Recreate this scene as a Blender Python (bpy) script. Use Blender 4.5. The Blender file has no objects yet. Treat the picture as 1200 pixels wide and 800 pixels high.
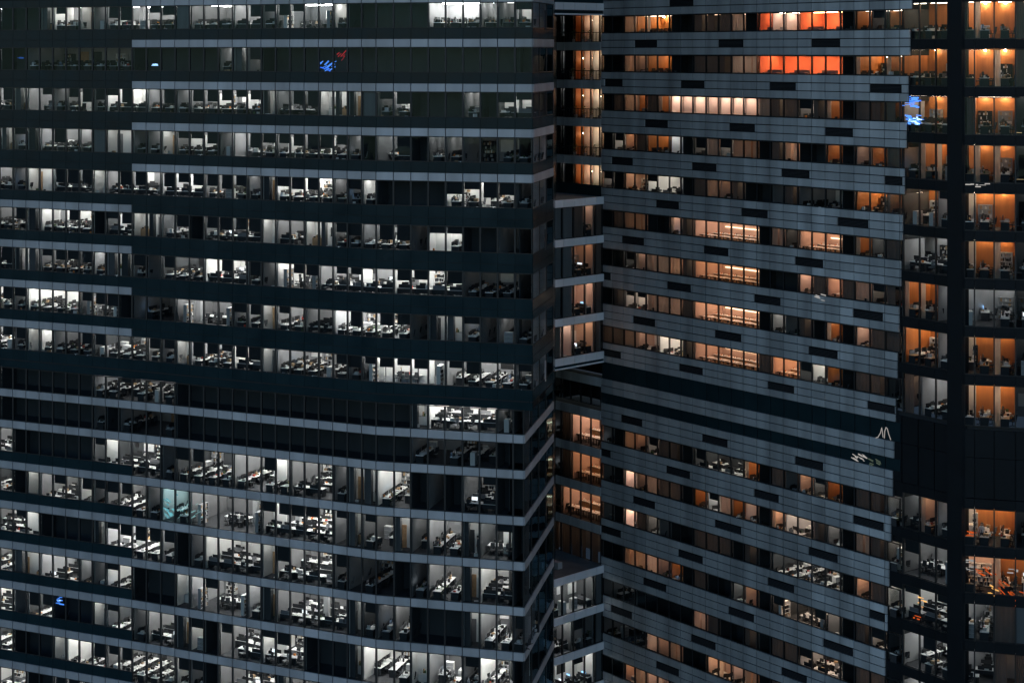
import bpy, math, random
from mathutils import Vector
random.seed(7)
R = math.radians
S = bpy.context.scene
COL = S.collection

# ------------------------------------------------------------------ camera, sky, sun, exposure
F_PX, HORIZON, CAM_H = 2100.0, 60.0, 110.0
cam_data = bpy.data.cameras.new('camera')
cam = bpy.data.objects.new('camera', cam_data); COL.objects.link(cam)
cam.location = (0, 0, CAM_H); cam.rotation_euler = (R(90), 0, 0)
cam_data.sensor_width = 36; cam_data.lens = 36 * F_PX / 1200
cam_data.shift_y = -(400 - HORIZON) / 1200
cam_data.clip_start = 1; cam_data.clip_end = 4000
S.camera = cam

W = bpy.data.worlds.new('World'); S.world = W; W.use_nodes = True
wn = W.node_tree.nodes; wl = W.node_tree.links
sky = wn.new('ShaderNodeTexSky'); sky.sky_type = 'NISHITA'; sky.sun_disc = False
SUN_EL, SUN_ROT = R(16), R(0)
sky.sun_elevation = SUN_EL; sky.sun_rotation = SUN_ROT
sky.altitude = 100; sky.air_density = 1.0; sky.dust_density = 0.2; sky.ozone_density = 2.8
bg = wn['Background']; bg.inputs['Strength'].default_value = 0.15
wl.new(sky.outputs[0], bg.inputs[0])

sun_d = bpy.data.lights.new('sun', 'SUN'); sun_d.energy = 0.02; sun_d.angle = R(30); sun_d.color = (0.75, 0.86, 1.0)
sun = bpy.data.objects.new('sun', sun_d); COL.objects.link(sun)
sun.rotation_euler = (SUN_EL - R(90), 0, 0)      # last low light from behind the towers: their fronts stand in skylight only

S.view_settings.view_transform = 'Standard'; S.view_settings.look = 'None'
S.view_settings.exposure = 0.0; S.view_settings.gamma = 1.0
S.render.engine = 'CYCLES'
S.cycles.use_denoising = True
S.cycles.max_bounces = 5; S.cycles.diffuse_bounces = 3; S.cycles.glossy_bounces = 2
S.cycles.transmission_bounces = 2; S.cycles.transparent_max_bounces = 10
S.cycles.sample_clamp_indirect = 4.0
S.cycles.caustics_reflective = False; S.cycles.caustics_refractive = False

# ------------------------------------------------------------------ materials
MATS = {}
def mat(name, col, rough=0.7, metal=0.0, noise=0.0, nscale=1.0, spec=0.5, streak=False, trans=0.0):
    if name in MATS: return MATS[name]
    m = bpy.data.materials.new(name); m.use_nodes = True
    n, l = m.node_tree.nodes, m.node_tree.links
    b = n['Principled BSDF']
    b.inputs['Base Color'].default_value = (*col, 1); b.inputs['Roughness'].default_value = rough
    b.inputs['Metallic'].default_value = metal; b.inputs['Specular IOR Level'].default_value = spec
    if noise:
        g = n.new('ShaderNodeNewGeometry')
        mp = n.new('ShaderNodeMapping'); l.new(g.outputs['Position'], mp.inputs[0])
        if streak: mp.inputs['Scale'].default_value = (1.0, 1.0, 0.12)
        t = n.new('ShaderNodeTexNoise'); t.inputs['Scale'].default_value = nscale; t.inputs['Detail'].default_value = 4
        l.new(mp.outputs[0], t.inputs['Vector'])
        r = n.new('ShaderNodeMapRange'); r.inputs[1].default_value = 0.3; r.inputs[2].default_value = 0.7
        r.inputs[3].default_value = 1 - noise; r.inputs[4].default_value = 1 + noise
        l.new(t.outputs['Fac'], r.inputs[0])
        oi = n.new('ShaderNodeObjectInfo')
        r2 = n.new('ShaderNodeMapRange'); r2.inputs[3].default_value = 1 - noise * .6; r2.inputs[4].default_value = 1 + noise * .6
        l.new(oi.outputs['Random'], r2.inputs[0])
        mm = n.new('ShaderNodeMath'); mm.operation = 'MULTIPLY'
        l.new(r.outputs[0], mm.inputs[0]); l.new(r2.outputs[0], mm.inputs[1])
        x = n.new('ShaderNodeVectorMath'); x.operation = 'SCALE'; x.inputs[0].default_value = col
        l.new(mm.outputs[0], x.inputs['Scale']); l.new(x.outputs[0], b.inputs['Base Color'])
        r3 = n.new('ShaderNodeMapRange'); r3.inputs[3].default_value = max(0, rough - .12); r3.inputs[4].default_value = min(1, rough + .12)
        l.new(t.outputs['Fac'], r3.inputs[0]); l.new(r3.outputs[0], b.inputs['Roughness'])
    if trans:
        tr = n.new('ShaderNodeBsdfTranslucent'); tr.inputs[0].default_value = (*col, 1)
        mx = n.new('ShaderNodeMixShader'); mx.inputs[0].default_value = trans
        l.new(b.outputs[0], mx.inputs[1]); l.new(tr.outputs[0], mx.inputs[2])
        l.new(mx.outputs[0], n['Material Output'].inputs[0])
    MATS[name] = m; return m

def emit(col, st):
    key = 'lamp_%.2f_%.2f_%.2f_%.2f' % (*col, st)
    if key in MATS: return MATS[key]
    m = bpy.data.materials.new(key); m.use_nodes = True
    n, l = m.node_tree.nodes, m.node_tree.links
    n.remove(n['Principled BSDF']); e = n.new('ShaderNodeEmission')
    e.inputs[0].default_value = (*col, 1); e.inputs[1].default_value = st
    l.new(e.outputs[0], n['Material Output'].inputs[0])
    MATS[key] = m; return m

def glass(name, tint, refl, bump=0.0):
    m = bpy.data.materials.new(name); m.use_nodes = True
    n, l = m.node_tree.nodes, m.node_tree.links
    n.remove(n['Principled BSDF'])
    t = n.new('ShaderNodeBsdfTransparent'); t.inputs[0].default_value = (*tint, 1)
    g = n.new('ShaderNodeBsdfGlossy'); g.inputs['Roughness'].default_value = 0.02; g.inputs[0].default_value = (.45, .8, 1, 1)
    fr = n.new('ShaderNodeFresnel'); fr.inputs[0].default_value = 1.28
    a = n.new('ShaderNodeMath'); a.operation = 'MULTIPLY_ADD'; a.inputs[1].default_value = refl; a.inputs[2].default_value = 0.0
    l.new(fr.outputs[0], a.inputs[0])
    if bump:
        geo = n.new('ShaderNodeNewGeometry')
        nt = n.new('ShaderNodeTexNoise'); nt.inputs['Scale'].default_value = .55; nt.inputs['Detail'].default_value = 1
        l.new(geo.outputs['Position'], nt.inputs['Vector'])
        bp = n.new('ShaderNodeBump'); bp.inputs['Strength'].default_value = bump; bp.inputs['Distance'].default_value = .05
        l.new(nt.outputs['Fac'], bp.inputs['Height']); l.new(bp.outputs[0], g.inputs['Normal'])
    mx = n.new('ShaderNodeMixShader')
    l.new(a.outputs[0], mx.inputs[0]); l.new(t.outputs[0], mx.inputs[1]); l.new(g.outputs[0], mx.inputs[2])
    l.new(mx.outputs[0], n['Material Output'].inputs[0])
    MATS[name] = m; return m

M_GLASS = glass('window_glass', (.68, .72, .73), .95, .3)
M_PALE = mat('pale_aluminium', (.415, .42, .44), .5, .15, .20, .5, streak=True)
M_GREY = mat('slate_cladding', (.385, .405, .415), .55, .0, .36, .45, streak=True)
M_SPAN = mat('dark_spandrel_glass', (.012, .028, .034), .22, 0, .15, .4, spec=.12)
M_BOXP = mat('white_aluminium', (.80, .80, .82), .5, .1, .08, .4, streak=True)
M_DARK = mat('dark_backing', (.012, .015, .018), .8)
M_FRAME = mat('black_frame', (.014, .016, .018), .45)
M_VENT = mat('vent_black', (.005, .006, .008), .6, spec=.1)
M_SLABF = mat('slab_edge_dark', (.008, .011, .014), .5, 0, .15, .5, spec=.15)
M_CARPET = mat('carpet', (.05, .052, .057), .95, 0, .25, 3)
M_MIDW = mat('plaster_taupe', (.15, .15, .155), .85, 0, .1, 1)
M_CEIL = mat('ceiling', (.42, .42, .42), .9, 0, .05, 2)
M_WHITE = mat('plaster_white', (.74, .73, .71), .85, 0, .05, 1.2)
M_GRAYW = mat('plaster_grey', (.34, .34, .35), .85, 0, .08, 1)
M_DARKW = mat('dark_wall', (.06, .065, .07), .85, 0, .1, 1)
M_TIMB = mat('orange_timber', (.44, .155, .042), .55, 0, .18, 2.2, streak=True)
M_PINK = mat('pink_plaster', (.66, .50, .43), .8, 0, .08, 1)
M_RED = mat('red_wall', (.80, .36, .22), .7, 0, .1, .8)
M_BLIND = mat('charcoal_blind', (.028, .03, .033), .9, 0, .1, 2)
M_GBLIND = mat('grey_blind', (.22, .23, .24), .9, 0, .12, 2, streak=True)
M_CURT = mat('sheer_curtain', (.72, .62, .54), .9, 0, .1, 2, trans=.6)
M_NCURT = mat('taupe_curtain', (.30, .26, .24), .9, 0, .1, 2, trans=.5)
M_DWHITE = mat('desk_white', (.84, .83, .81), .4, 0, .05, 3)
M_DWOOD = mat('desk_wood', (.42, .26, .14), .5, 0, .15, 5)
M_DGREY = mat('desk_grey', (.40, .40, .41), .5)
M_BLACK = mat('black_plastic', (.014, .014, .015), .45)
M_CHAIR = mat('chair_fabric', (.03, .032, .036), .9)
M_CHAIRG = mat('chair_grey', (.22, .22, .23), .9)
M_PAPER = mat('paper', (.85, .84, .82), .8)
M_BOXB = mat('cardboard', (.42, .28, .16), .85)
M_REDO = mat('red_object', (.55, .06, .04), .6)
M_ORNO = mat('orange_object', (.75, .24, .04), .6)
M_GREEN = mat('leaf_green', (.06, .11, .035), .7, 0, .3, 6)
M_POT = mat('pot', (.3, .27, .24), .7)
M_SKIN = mat('skin', (.55, .36, .27), .6)
M_HAIR = mat('hair', (.02, .016, .013), .6)
M_SHIRTW = mat('white_shirt', (.7, .7, .7), .85)
M_SHIRTD = mat('dark_shirt', (.05, .055, .07), .85)
M_TROU = mat('trousers', (.03, .03, .035), .85)
M_ROOF = mat('roof_membrane', (.10, .12, .125), .9, 0, .2, .8)
M_ASPH = mat('asphalt', (.05, .05, .052), .9, 0, .2, .3)
M_SCRB = emit((.35, .62, 1.0), 2.2)
M_SCRW = emit((.9, .95, 1.0), 1.8)

# ------------------------------------------------------------------ mesh helpers
QF = [(0, 3, 2, 1), (4, 5, 6, 7), (0, 1, 5, 4), (1, 2, 6, 5), (2, 3, 7, 6), (3, 0, 4, 7)]
class MB:
    def __init__(s): s.v, s.f, s.m, s.mats = [], [], [], []
    def mi(s, m):
        if m not in s.mats: s.mats.append(m)
        return s.mats.index(m)
    def add(s, vs, fs, m):
        o = len(s.v); s.v += vs; k = s.mi(m)
        for f in fs: s.f.append(tuple(i + o for i in f)); s.m.append(k)
    def box8(s, vs, m, ms=None):
        o = len(s.v); s.v += vs
        for i, f in enumerate(QF):
            s.f.append(tuple(j + o for j in f)); s.m.append(s.mi(ms[i] if ms and ms[i] else m))
    def box(s, x0, x1, y0, y1, z0, z1, m):
        s.box8([(x0, y0, z0), (x1, y0, z0), (x1, y1, z0), (x0, y1, z0), (x0, y0, z1), (x1, y0, z1), (x1, y1, z1), (x0, y1, z1)], m)
    def cyl(s, x, y, z0, z1, r0, r1, m, n=8, cap=True):
        vs = [(x + r0 * math.cos(6.2832 * i / n), y + r0 * math.sin(6.2832 * i / n), z0) for i in range(n)]
        vs += [(x + r1 * math.cos(6.2832 * i / n), y + r1 * math.sin(6.2832 * i / n), z1) for i in range(n)]
        fs = [(i, (i + 1) % n, n + (i + 1) % n, n + i) for i in range(n)]
        if cap: fs += [tuple(range(n - 1, -1, -1)), tuple(range(n, 2 * n))]
        s.add(vs, fs, m)
    def merge(s, o):
        k = len(s.v); s.v += o.v; mm = [s.mi(x) for x in o.mats]
        for f, i in zip(o.f, o.m): s.f.append(tuple(j + k for j in f)); s.m.append(mm[i])
    def xform(s, loc, rz, sc=1.0):
        c, q = math.cos(rz), math.sin(rz); o = MB()
        o.v = [(loc[0] + sc * (c * x - q * y), loc[1] + sc * (q * x + c * y), loc[2] + sc * z) for x, y, z in s.v]
        o.f, o.m, o.mats = s.f, s.m, s.mats
        return o
    def mesh(s, name):
        me = bpy.data.meshes.new(name); me.from_pydata(s.v, [], s.f)
        for m in s.mats: me.materials.append(m)
        me.polygons.foreach_set('material_index', s.m); me.update()
        return me

def link(name, data, parent=None):
    o = bpy.data.objects.new(name, data); COL.objects.link(o)
    if parent: o.parent = parent
    return o
def tag(o, label=None, cat=None, group=None, kind=None):
    for k, v in (('label', label), ('category', cat), ('group', group), ('kind', kind)):
        if v: o[k] = v
    return o

# ------------------------------------------------------------------ facades: survey stations (x, storey scale) -> plan points in metres
class Face:
    def __init__(s, ctrl, bounds, end_dir=None, start_dir=None):
        s.ctrl, s.b = ctrl, bounds
        s.p = [s.P(x) for x in bounds]
        s.n = []
        for i in range(len(bounds)):
            a, c = s.p[max(0, i - 1)], s.p[min(len(bounds) - 1, i + 1)]
            t = (c - a).normalized(); s.n.append(Vector((-t.y, t.x)))
        if end_dir: s.n[-1] = Vector(end_dir).normalized()
        if start_dir: s.n[0] = Vector(start_dir).normalized()
        s.N = len(bounds) - 1
    def sc(s, x):
        c = s.ctrl
        for (x0, a), (x1, b) in zip(c, c[1:]):
            if x <= x1 or (x1, b) == c[-1]: return a + (b - a) * (x - x0) / (x1 - x0)
    def P(s, x):
        d = 8400.0 / s.sc(x)
        return Vector(((x - 600) * d / F_PX, d))
    def u(s, x):
        for i in range(s.N):
            if x <= s.b[i + 1]: return i + (x - s.b[i]) / (s.b[i + 1] - s.b[i])
        return float(s.N)
    def pt(s, u, o=0.0):
        i = min(max(int(math.floor(u)), 0), s.N - 1); t = u - i
        p = s.p[i].lerp(s.p[i + 1], t); n = s.n[i].lerp(s.n[i + 1], t)
        return p + n * o
    def ln(s, u):
        i = min(max(int(math.floor(u)), 0), s.N - 1)
        return (s.p[i + 1] - s.p[i]).length
    def ang(s, u):
        i = min(max(int(math.floor(u)), 0), s.N - 1); t = s.p[i + 1] - s.p[i]
        return math.atan2(t.y, t.x)
    def box(s, mb, u0, u1, o0, o1, z0, z1, m, ms=None):
        a, b, c, d = s.pt(u0, o0), s.pt(u1, o0), s.pt(u1, o1), s.pt(u0, o1)
        z0 += CAM_H; z1 += CAM_H
        mb.box8([(a.x, a.y, z0), (b.x, b.y, z0), (c.x, c.y, z0), (d.x, d.y, z0), (a.x, a.y, z1), (b.x, b.y, z1), (c.x, c.y, z1), (d.x, d.y, z1)], m, ms)
    def strip(s, mb, u0, u1, o0, o1, z0, z1, m, ms=None):
        us = [u0] + [float(i) for i in range(int(math.floor(u0)) + 1, int(math.ceil(u1)))] + [u1]
        k = [j for j in (mb.mi(x or m) for x in (ms or [None] * 6))]
        o = len(mb.v)
        for q in us:
            a, c = s.pt(q, o0), s.pt(q, o1)
            mb.v += [(a.x, a.y, z0 + CAM_H), (c.x, c.y, z0 + CAM_H), (c.x, c.y, z1 + CAM_H), (a.x, a.y, z1 + CAM_H)]
        for i in range(len(us) - 1):
            a = o + 4 * i; b = a + 4
            mb.f += [(a, a + 1, b + 1, b), (a + 3, b + 3, b + 2, a + 2), (a, b, b + 3, a + 3), (a + 1, a + 2, b + 2, b + 1)]
            mb.m += [k[0], k[1], k[2], k[4]]
        e = len(mb.v) - 4
        mb.f += [(o, o + 3, o + 2, o + 1), (e, e + 1, e + 2, e + 3)]; mb.m += [k[5], k[3]]

# ------------------------------------------------------------------ buildings as registries of parts (300 largest single, rest joined)
class Building:
    def __init__(s, name, label, base, group=None):
        s.root = link(name, None); s.root.location = (base[0], base[1], 0)
        s.off = Vector((base[0], base[1], 0)); tag(s.root, label, 'building', group)
        s.reg, s.win = {}, []
    def part(s, name, mb, score=0): s.reg.setdefault(name, []).append((score, mb))
    def window(s, score, frame, pane, extra): s.win.append((score, frame, pane, extra))
    def emit_mesh(s, name, mb, parent=None, kind=None):
        mb.v = [(x - s.off.x, y - s.off.y, z) for x, y, z in mb.v]
        o = link(name, mb.mesh(name), parent or s.root)
        if kind: o['kind'] = kind
        return o
    def flush(s):
        for name, lst in s.reg.items():
            lst.sort(key=lambda t: -t[0])
            for sc, mb in lst[:300]: s.emit_mesh(name, mb)
            if len(lst) > 300:
                j = MB()
                for sc, mb in lst[300:]: j.merge(mb)
                s.emit_mesh(name, j, None, 'stuff')
        s.win.sort(key=lambda t: -t[0])
        for sc, fr, pa, ex in s.win[:300]:
            w = s.emit_mesh('window', fr); s.emit_mesh('pane', pa, w)
            for nm, mb in ex: s.emit_mesh(nm, mb, w)
        rest = s.win[300:]
        if rest:
            jf = MB(); jp = MB(); je = {}
            for sc, fr, pa, ex in rest:
                jf.merge(fr); jp.merge(pa)
                for nm, mb in ex: je.setdefault(nm, MB()).merge(mb)
            w = s.emit_mesh('window', jf, None, 'stuff'); s.emit_mesh('pane', jp, w, 'stuff')
            for nm, mb in je.items(): s.emit_mesh(nm, mb, w, 'stuff')

def scr(face, u, z):
    p = face.pt(u); x = 600 + p.x * F_PX / p.y; y = HORIZON - z * F_PX / p.y
    vis = 1.0 if (-5 < x < 1205 and -5 < y < 805) else 0.02
    return vis * (1000.0 / p.y) ** 2

# ------------------------------------------------------------------ furniture registry
ITEMS = {}     # kind -> list of (score, variant, loc, rz, label, group)
VAR = {}       # (kind, variant) -> MB
DEPTHW = ['nearest glass', 'in second row', 'in third row', 'in last row']
def ordw(n):
    n = int(n)
    return '%d%s' % (n, 'th' if 10 <= n % 100 <= 20 else {1: 'st', 2: 'nd', 3: 'rd'}.get(n % 10, 'th'))
def put(kind, var, face, u, o, z, rz, where, text, cat, group, bonus=0.0):
    p = face.pt(u, o)
    sc = scr(face, u, z) * (1 - .07 * o) + bonus
    ITEMS.setdefault(kind, []).append((sc, var, (p.x, p.y, z + CAM_H), face.ang(u) + rz, text + ' ' + where, cat, group))

def mk(kind, var, fn):
    mb = MB(); fn(mb); VAR[(kind, var)] = mb
def desk_fn(top):
    def fn(b):
        b.box(-.78, .78, -.38, .38, .70, .74, top)
        for x in (-.74, .70): b.box(x, x + .04, -.34, .34, 0, .698, M_CHAIR)
        b.box(-.698, .698, .28, .30, .30, .698, M_CHAIR)
        b.box(-.60, .60, .34, .37, .741, 1.08, M_CHAIRG if top is not M_DWHITE else M_CHAIR)
        b.box(.36, .66, -.30, .24, .05, .60, M_BLACK)
    return fn
mk('desk', 0, desk_fn(M_DWHITE)); mk('desk', 1, desk_fn(M_DWOOD)); mk('desk', 2, desk_fn(M_DGREY))
def mon_fn(scrm):
    def fn(b):
        b.box(-.30, .30, .0, .03, .14, .50, M_BLACK); b.box(-.28, .28, -.004, -.002, .16, .48, scrm)
        b.box(-.03, .03, .032, .05, .01, .30, M_BLACK); b.box(-.12, .12, -.06, .12, 0, .012, M_BLACK)
    return fn
mk('monitor', 0, mon_fn(M_BLACK)); mk('monitor', 1, mon_fn(M_SCRW)); mk('monitor', 2, mon_fn(M_SCRB))
def chair_fn(fab):
    def fn(b):
        b.box(-.25, .25, -.24, .24, .43, .50, fab)
        b.box8([(-.22, -.27, .56), (.22, -.27, .56), (.22, -.21, .56), (-.22, -.21, .56), (-.20, -.36, 1.02), (.20, -.36, 1.02), (.20, -.31, 1.02), (-.20, -.31, 1.02)], fab)
        b.box(-.03, .03, -.30, -.245, .44, .60, M_BLACK); b.cyl(0, 0, .08, .43, .03, .03, M_BLACK, 6)
        for k in range(5):
            a = 1.2566 * k; c, s = math.cos(a), math.sin(a)
            b.box8([(-.02 * s, .02 * c, .05), (.3 * c - .015 * s, .3 * s + .015 * c, .02), (.3 * c + .015 * s, .3 * s - .015 * c, .02), (.02 * s, -.02 * c, .05),
                    (-.02 * s, .02 * c, .09), (.3 * c - .015 * s, .3 * s + .015 * c, .06), (.3 * c + .015 * s, .3 * s - .015 * c, .06), (.02 * s, -.02 * c, .09)], M_BLACK)
        for x in (-.29, .25): b.box(x, x + .04, -.18, .12, .64, .67, M_BLACK); b.box(x, x + .04, -.05, -.01, .46, .638, M_BLACK)
    return fn
mk('office_chair', 0, chair_fn(M_CHAIR)); mk('office_chair', 1, chair_fn(M_CHAIRG))
def cab_fn(b):
    b.box(-.40, .40, -.22, .22, 0, 1.15, M_WHITE)
    for k in range(3): b.box(-.385, .385, -.24, -.222, .04 + .37 * k, .38 + .37 * k, M_DGREY); b.box(-.1, .1, -.255, -.241, .28 + .37 * k, .30 + .37 * k, M_BLACK)
mk('filing_cabinet', 0, cab_fn)
def book_fn(body, seed):
    def fn(b):
        rr = random.Random(seed)
        b.box(-.6, .6, .14, .18, 0, 1.9, body)
        for x in (-.6, .57): b.box(x, x + .03, -.18, .138, 0, 1.9, body)
        for t in range(6): b.box(-.568, .568, -.17, .138, .02 + .37 * t, .05 + .37 * t, body)
        for t in range(5):
            x = -.55
            while x < .45:
                w = rr.uniform(.06, .22)
                if rr.random() < .8: b.box(x, x + w - .01, -.12, .12, .051 + .37 * t, .051 + .37 * t + rr.uniform(.16, .30), rr.choice([M_PAPER, M_BLACK, M_DGREY, M_CHAIR, M_BOXB, M_WHITE]))
                x += w
    return fn
def low_fn(seed):
    def fn(b):
        rr = random.Random(seed)
        b.box(-.5, .5, -.2, .2, .06, .85, M_DGREY if seed % 2 else M_DWOOD); b.box(-.46, .46, -.17, .17, 0, .059, M_BLACK)
        for x in (-.49, .01): b.box(x, x + .47, -.22, -.201, .09, .82, M_WHITE if seed % 2 else M_BOXB)
        for q in range(5):
            x = rr.uniform(-.42, .4); w = rr.uniform(.03, .09); b.box(x - w, x + w, -.1, .1, .851, .851 + rr.uniform(.08, .4), rr.choice([M_PAPER, M_BLACK, M_CHAIR, M_BOXB, M_GREEN]))
    return fn
mk('bookcase', 3, low_fn(11)); mk('bookcase', 4, low_fn(12))
mk('bookcase', 0, book_fn(M_DGREY, 3)); mk('bookcase', 1, book_fn(M_CHAIR, 4)); mk('bookcase', 2, book_fn(M_DWHITE, 5))
def plant_fn(seed):
    def fn(b):
        rr = random.Random(seed)
        b.cyl(0, 0, 0, .34, .14, .19, M_POT, 8); b.cyl(0, 0, .341, .75, .02, .015, M_DWOOD, 5)
        for k in range(34):
            a = rr.uniform(0, 6.28); h = rr.uniform(.45, 1.25); r = rr.uniform(.05, .34); L = rr.uniform(.16, .3); w = .06
            c, s = math.cos(a), math.sin(a); x, y = r * c, r * s
            b.add([(x - w * s, y + w * c, h), (x + L * c, y + L * s, h + rr.uniform(-.1, .16)), (x + w * s, y - w * c, h), (x - .3 * L * c, y - .3 * L * s, h - .05)], [(0, 1, 2), (0, 2, 3)], M_GREEN)
    return fn
mk('potted_plant', 0, plant_fn(1)); mk('potted_plant', 1, plant_fn(2))
def stool_fn(b):
    b.cyl(0, 0, .70, .76, .19, .2, M_BLACK, 8); b.cyl(0, 0, .03, .70, .025, .025, M_BLACK, 6); b.cyl(0, 0, 0, .03, .2, .18, M_BLACK, 8)
mk('bar_stool', 0, stool_fn)
def table_fn(b):
    b.box(-.7, .7, -.42, .42, .72, .76, M_DWHITE)
    for x in (-.62, .56):
        for y in (-.36, .30): b.box(x, x + .06, y, y + .06, 0, .718, M_BLACK)
    b.cyl(-.2, .05, .761, .90, .05, .06, M_ORNO, 6); b.cyl(.25, -.1, .761, .86, .04, .05, M_PAPER, 6)
mk('dining_table', 0, table_fn)
def counter_fn(b):
    b.box(-.76, .76, -.3, .3, 1.0, 1.06, M_DWHITE); b.box(-.74, .74, -.22, .28, 0, .998, M_DWOOD)
    for k in range(4): b.cyl(-.55 + .36 * k, random.uniform(-.15, .15), 1.061, random.uniform(1.15, 1.35), .04, .05, random.choice([M_PAPER, M_BLACK, M_ORNO]), 6)
mk('serving_counter', 0, counter_fn)
def pend_fn(b):
    b.cyl(0, 0, -.55, 0, .012, .012, M_BLACK, 5); b.cyl(0, 0, -.70, -.551, .16, .06, M_WHITE, 10, False)
    b.cyl(0, 0, -.78, -.70, .11, .15, emit((1, .80, .58), 26), 8); b.cyl(0, 0, -.83, -.781, .03, .10, emit((1, .80, .58), 26), 8)
mk('pendant_lamp', 0, pend_fn)
def sofa_fn(b):
    b.box(-.9, .9, -.4, .4, .1, .42, M_CHAIRG); b.box(-.9, .9, .25, .42, .422, .85, M_CHAIRG)
    for x in (-.9, .74): b.box(x, x + .16, -.4, .248, .422, .62, M_CHAIRG)
mk('sofa', 0, sofa_fn)
def meet_fn(b):
    b.box(-1.35, 1.35, -.5, .5, .71, .75, M_DWHITE)
    for x in (-.9, .8): b.box(x, x + .1, -.35, .35, 0, .708, M_BLACK)
mk('meeting_table', 0, meet_fn)
CLUT = MB()
def clutter(face, u, o, z):
    p = face.pt(u, o); a = face.ang(u) + random.uniform(-.5, .5); b = MB()
    r = random.random()
    if r < .45: w, h, m = random.uniform(.1, .24), random.uniform(.01, .10), M_PAPER
    elif r < .74: w, h, m = random.uniform(.06, .16), random.uniform(.1, .32), M_BLACK
    elif r < .86: w, h, m = random.uniform(.1, .2), random.uniform(.12, .34), M_WHITE
    elif r < .93: w, h, m = random.uniform(.1, .2), random.uniform(.1, .3), M_BOXB
    else: w, h, m = random.uniform(.05, .12), random.uniform(.1, .25), random.choice([M_REDO, M_ORNO, M_GREEN])
    b.box(-w, w, -w * .7, w * .7, 0.002, h, m)
    CLUT.merge(b.xform((p.x, p.y, z + CAM_H), a))

# ------------------------------------------------------------------ rooms
COOL, WARM, ORNG, REDL, TEAL = (1, .965, .92), (1, .60, .36), (1, .52, .22), (1, .30, .13), (.66, .95, 1.0)
LIGHT = {'o': (COOL, 42), 'k': (COOL, 42), 'h': (COOL, 42), 'w': (COOL, 15), 'd': (COOL, 13), 'q': (COOL, .9), 't': (TEAL, 24),
         'O': (ORNG, 16), 'W': (WARM, 18), 'c': (WARM, 17), 'P': ((1, .74, .60), 75), 'R': (REDL, 95), 'L': (WARM, 15), 'n': (WARM, 4.0), 'B': (WARM, 34)}
CLASS = {'o': 'A', 'k': 'A', 'h': 'A', 'w': 'w', 'd': 'd', 'q': 'q', 't': 't', '.': '.', 'g': '.', 'O': 'O', 'W': 'W', 'c': 'c', 'P': 'P', 'R': 'R', 'L': 'L', 'n': 'n', 'B': 'B', '#': '.'}

def pleat(face, u0, u1, o, z0, z1, m):
    mb = MB(); n = 9; vs = []
    for i in range(n):
        p = face.pt(u0 + (u1 - u0) * i / (n - 1), o + (.07 if i % 2 else 0) + random.uniform(-.02, .02))
        vs += [(p.x, p.y, z0 + CAM_H), (p.x, p.y, z1 + CAM_H)]
    mb.add(vs, [(2 * i, 2 * i + 2, 2 * i + 3, 2 * i + 1) for i in range(n - 1)], m)
    return mb

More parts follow.
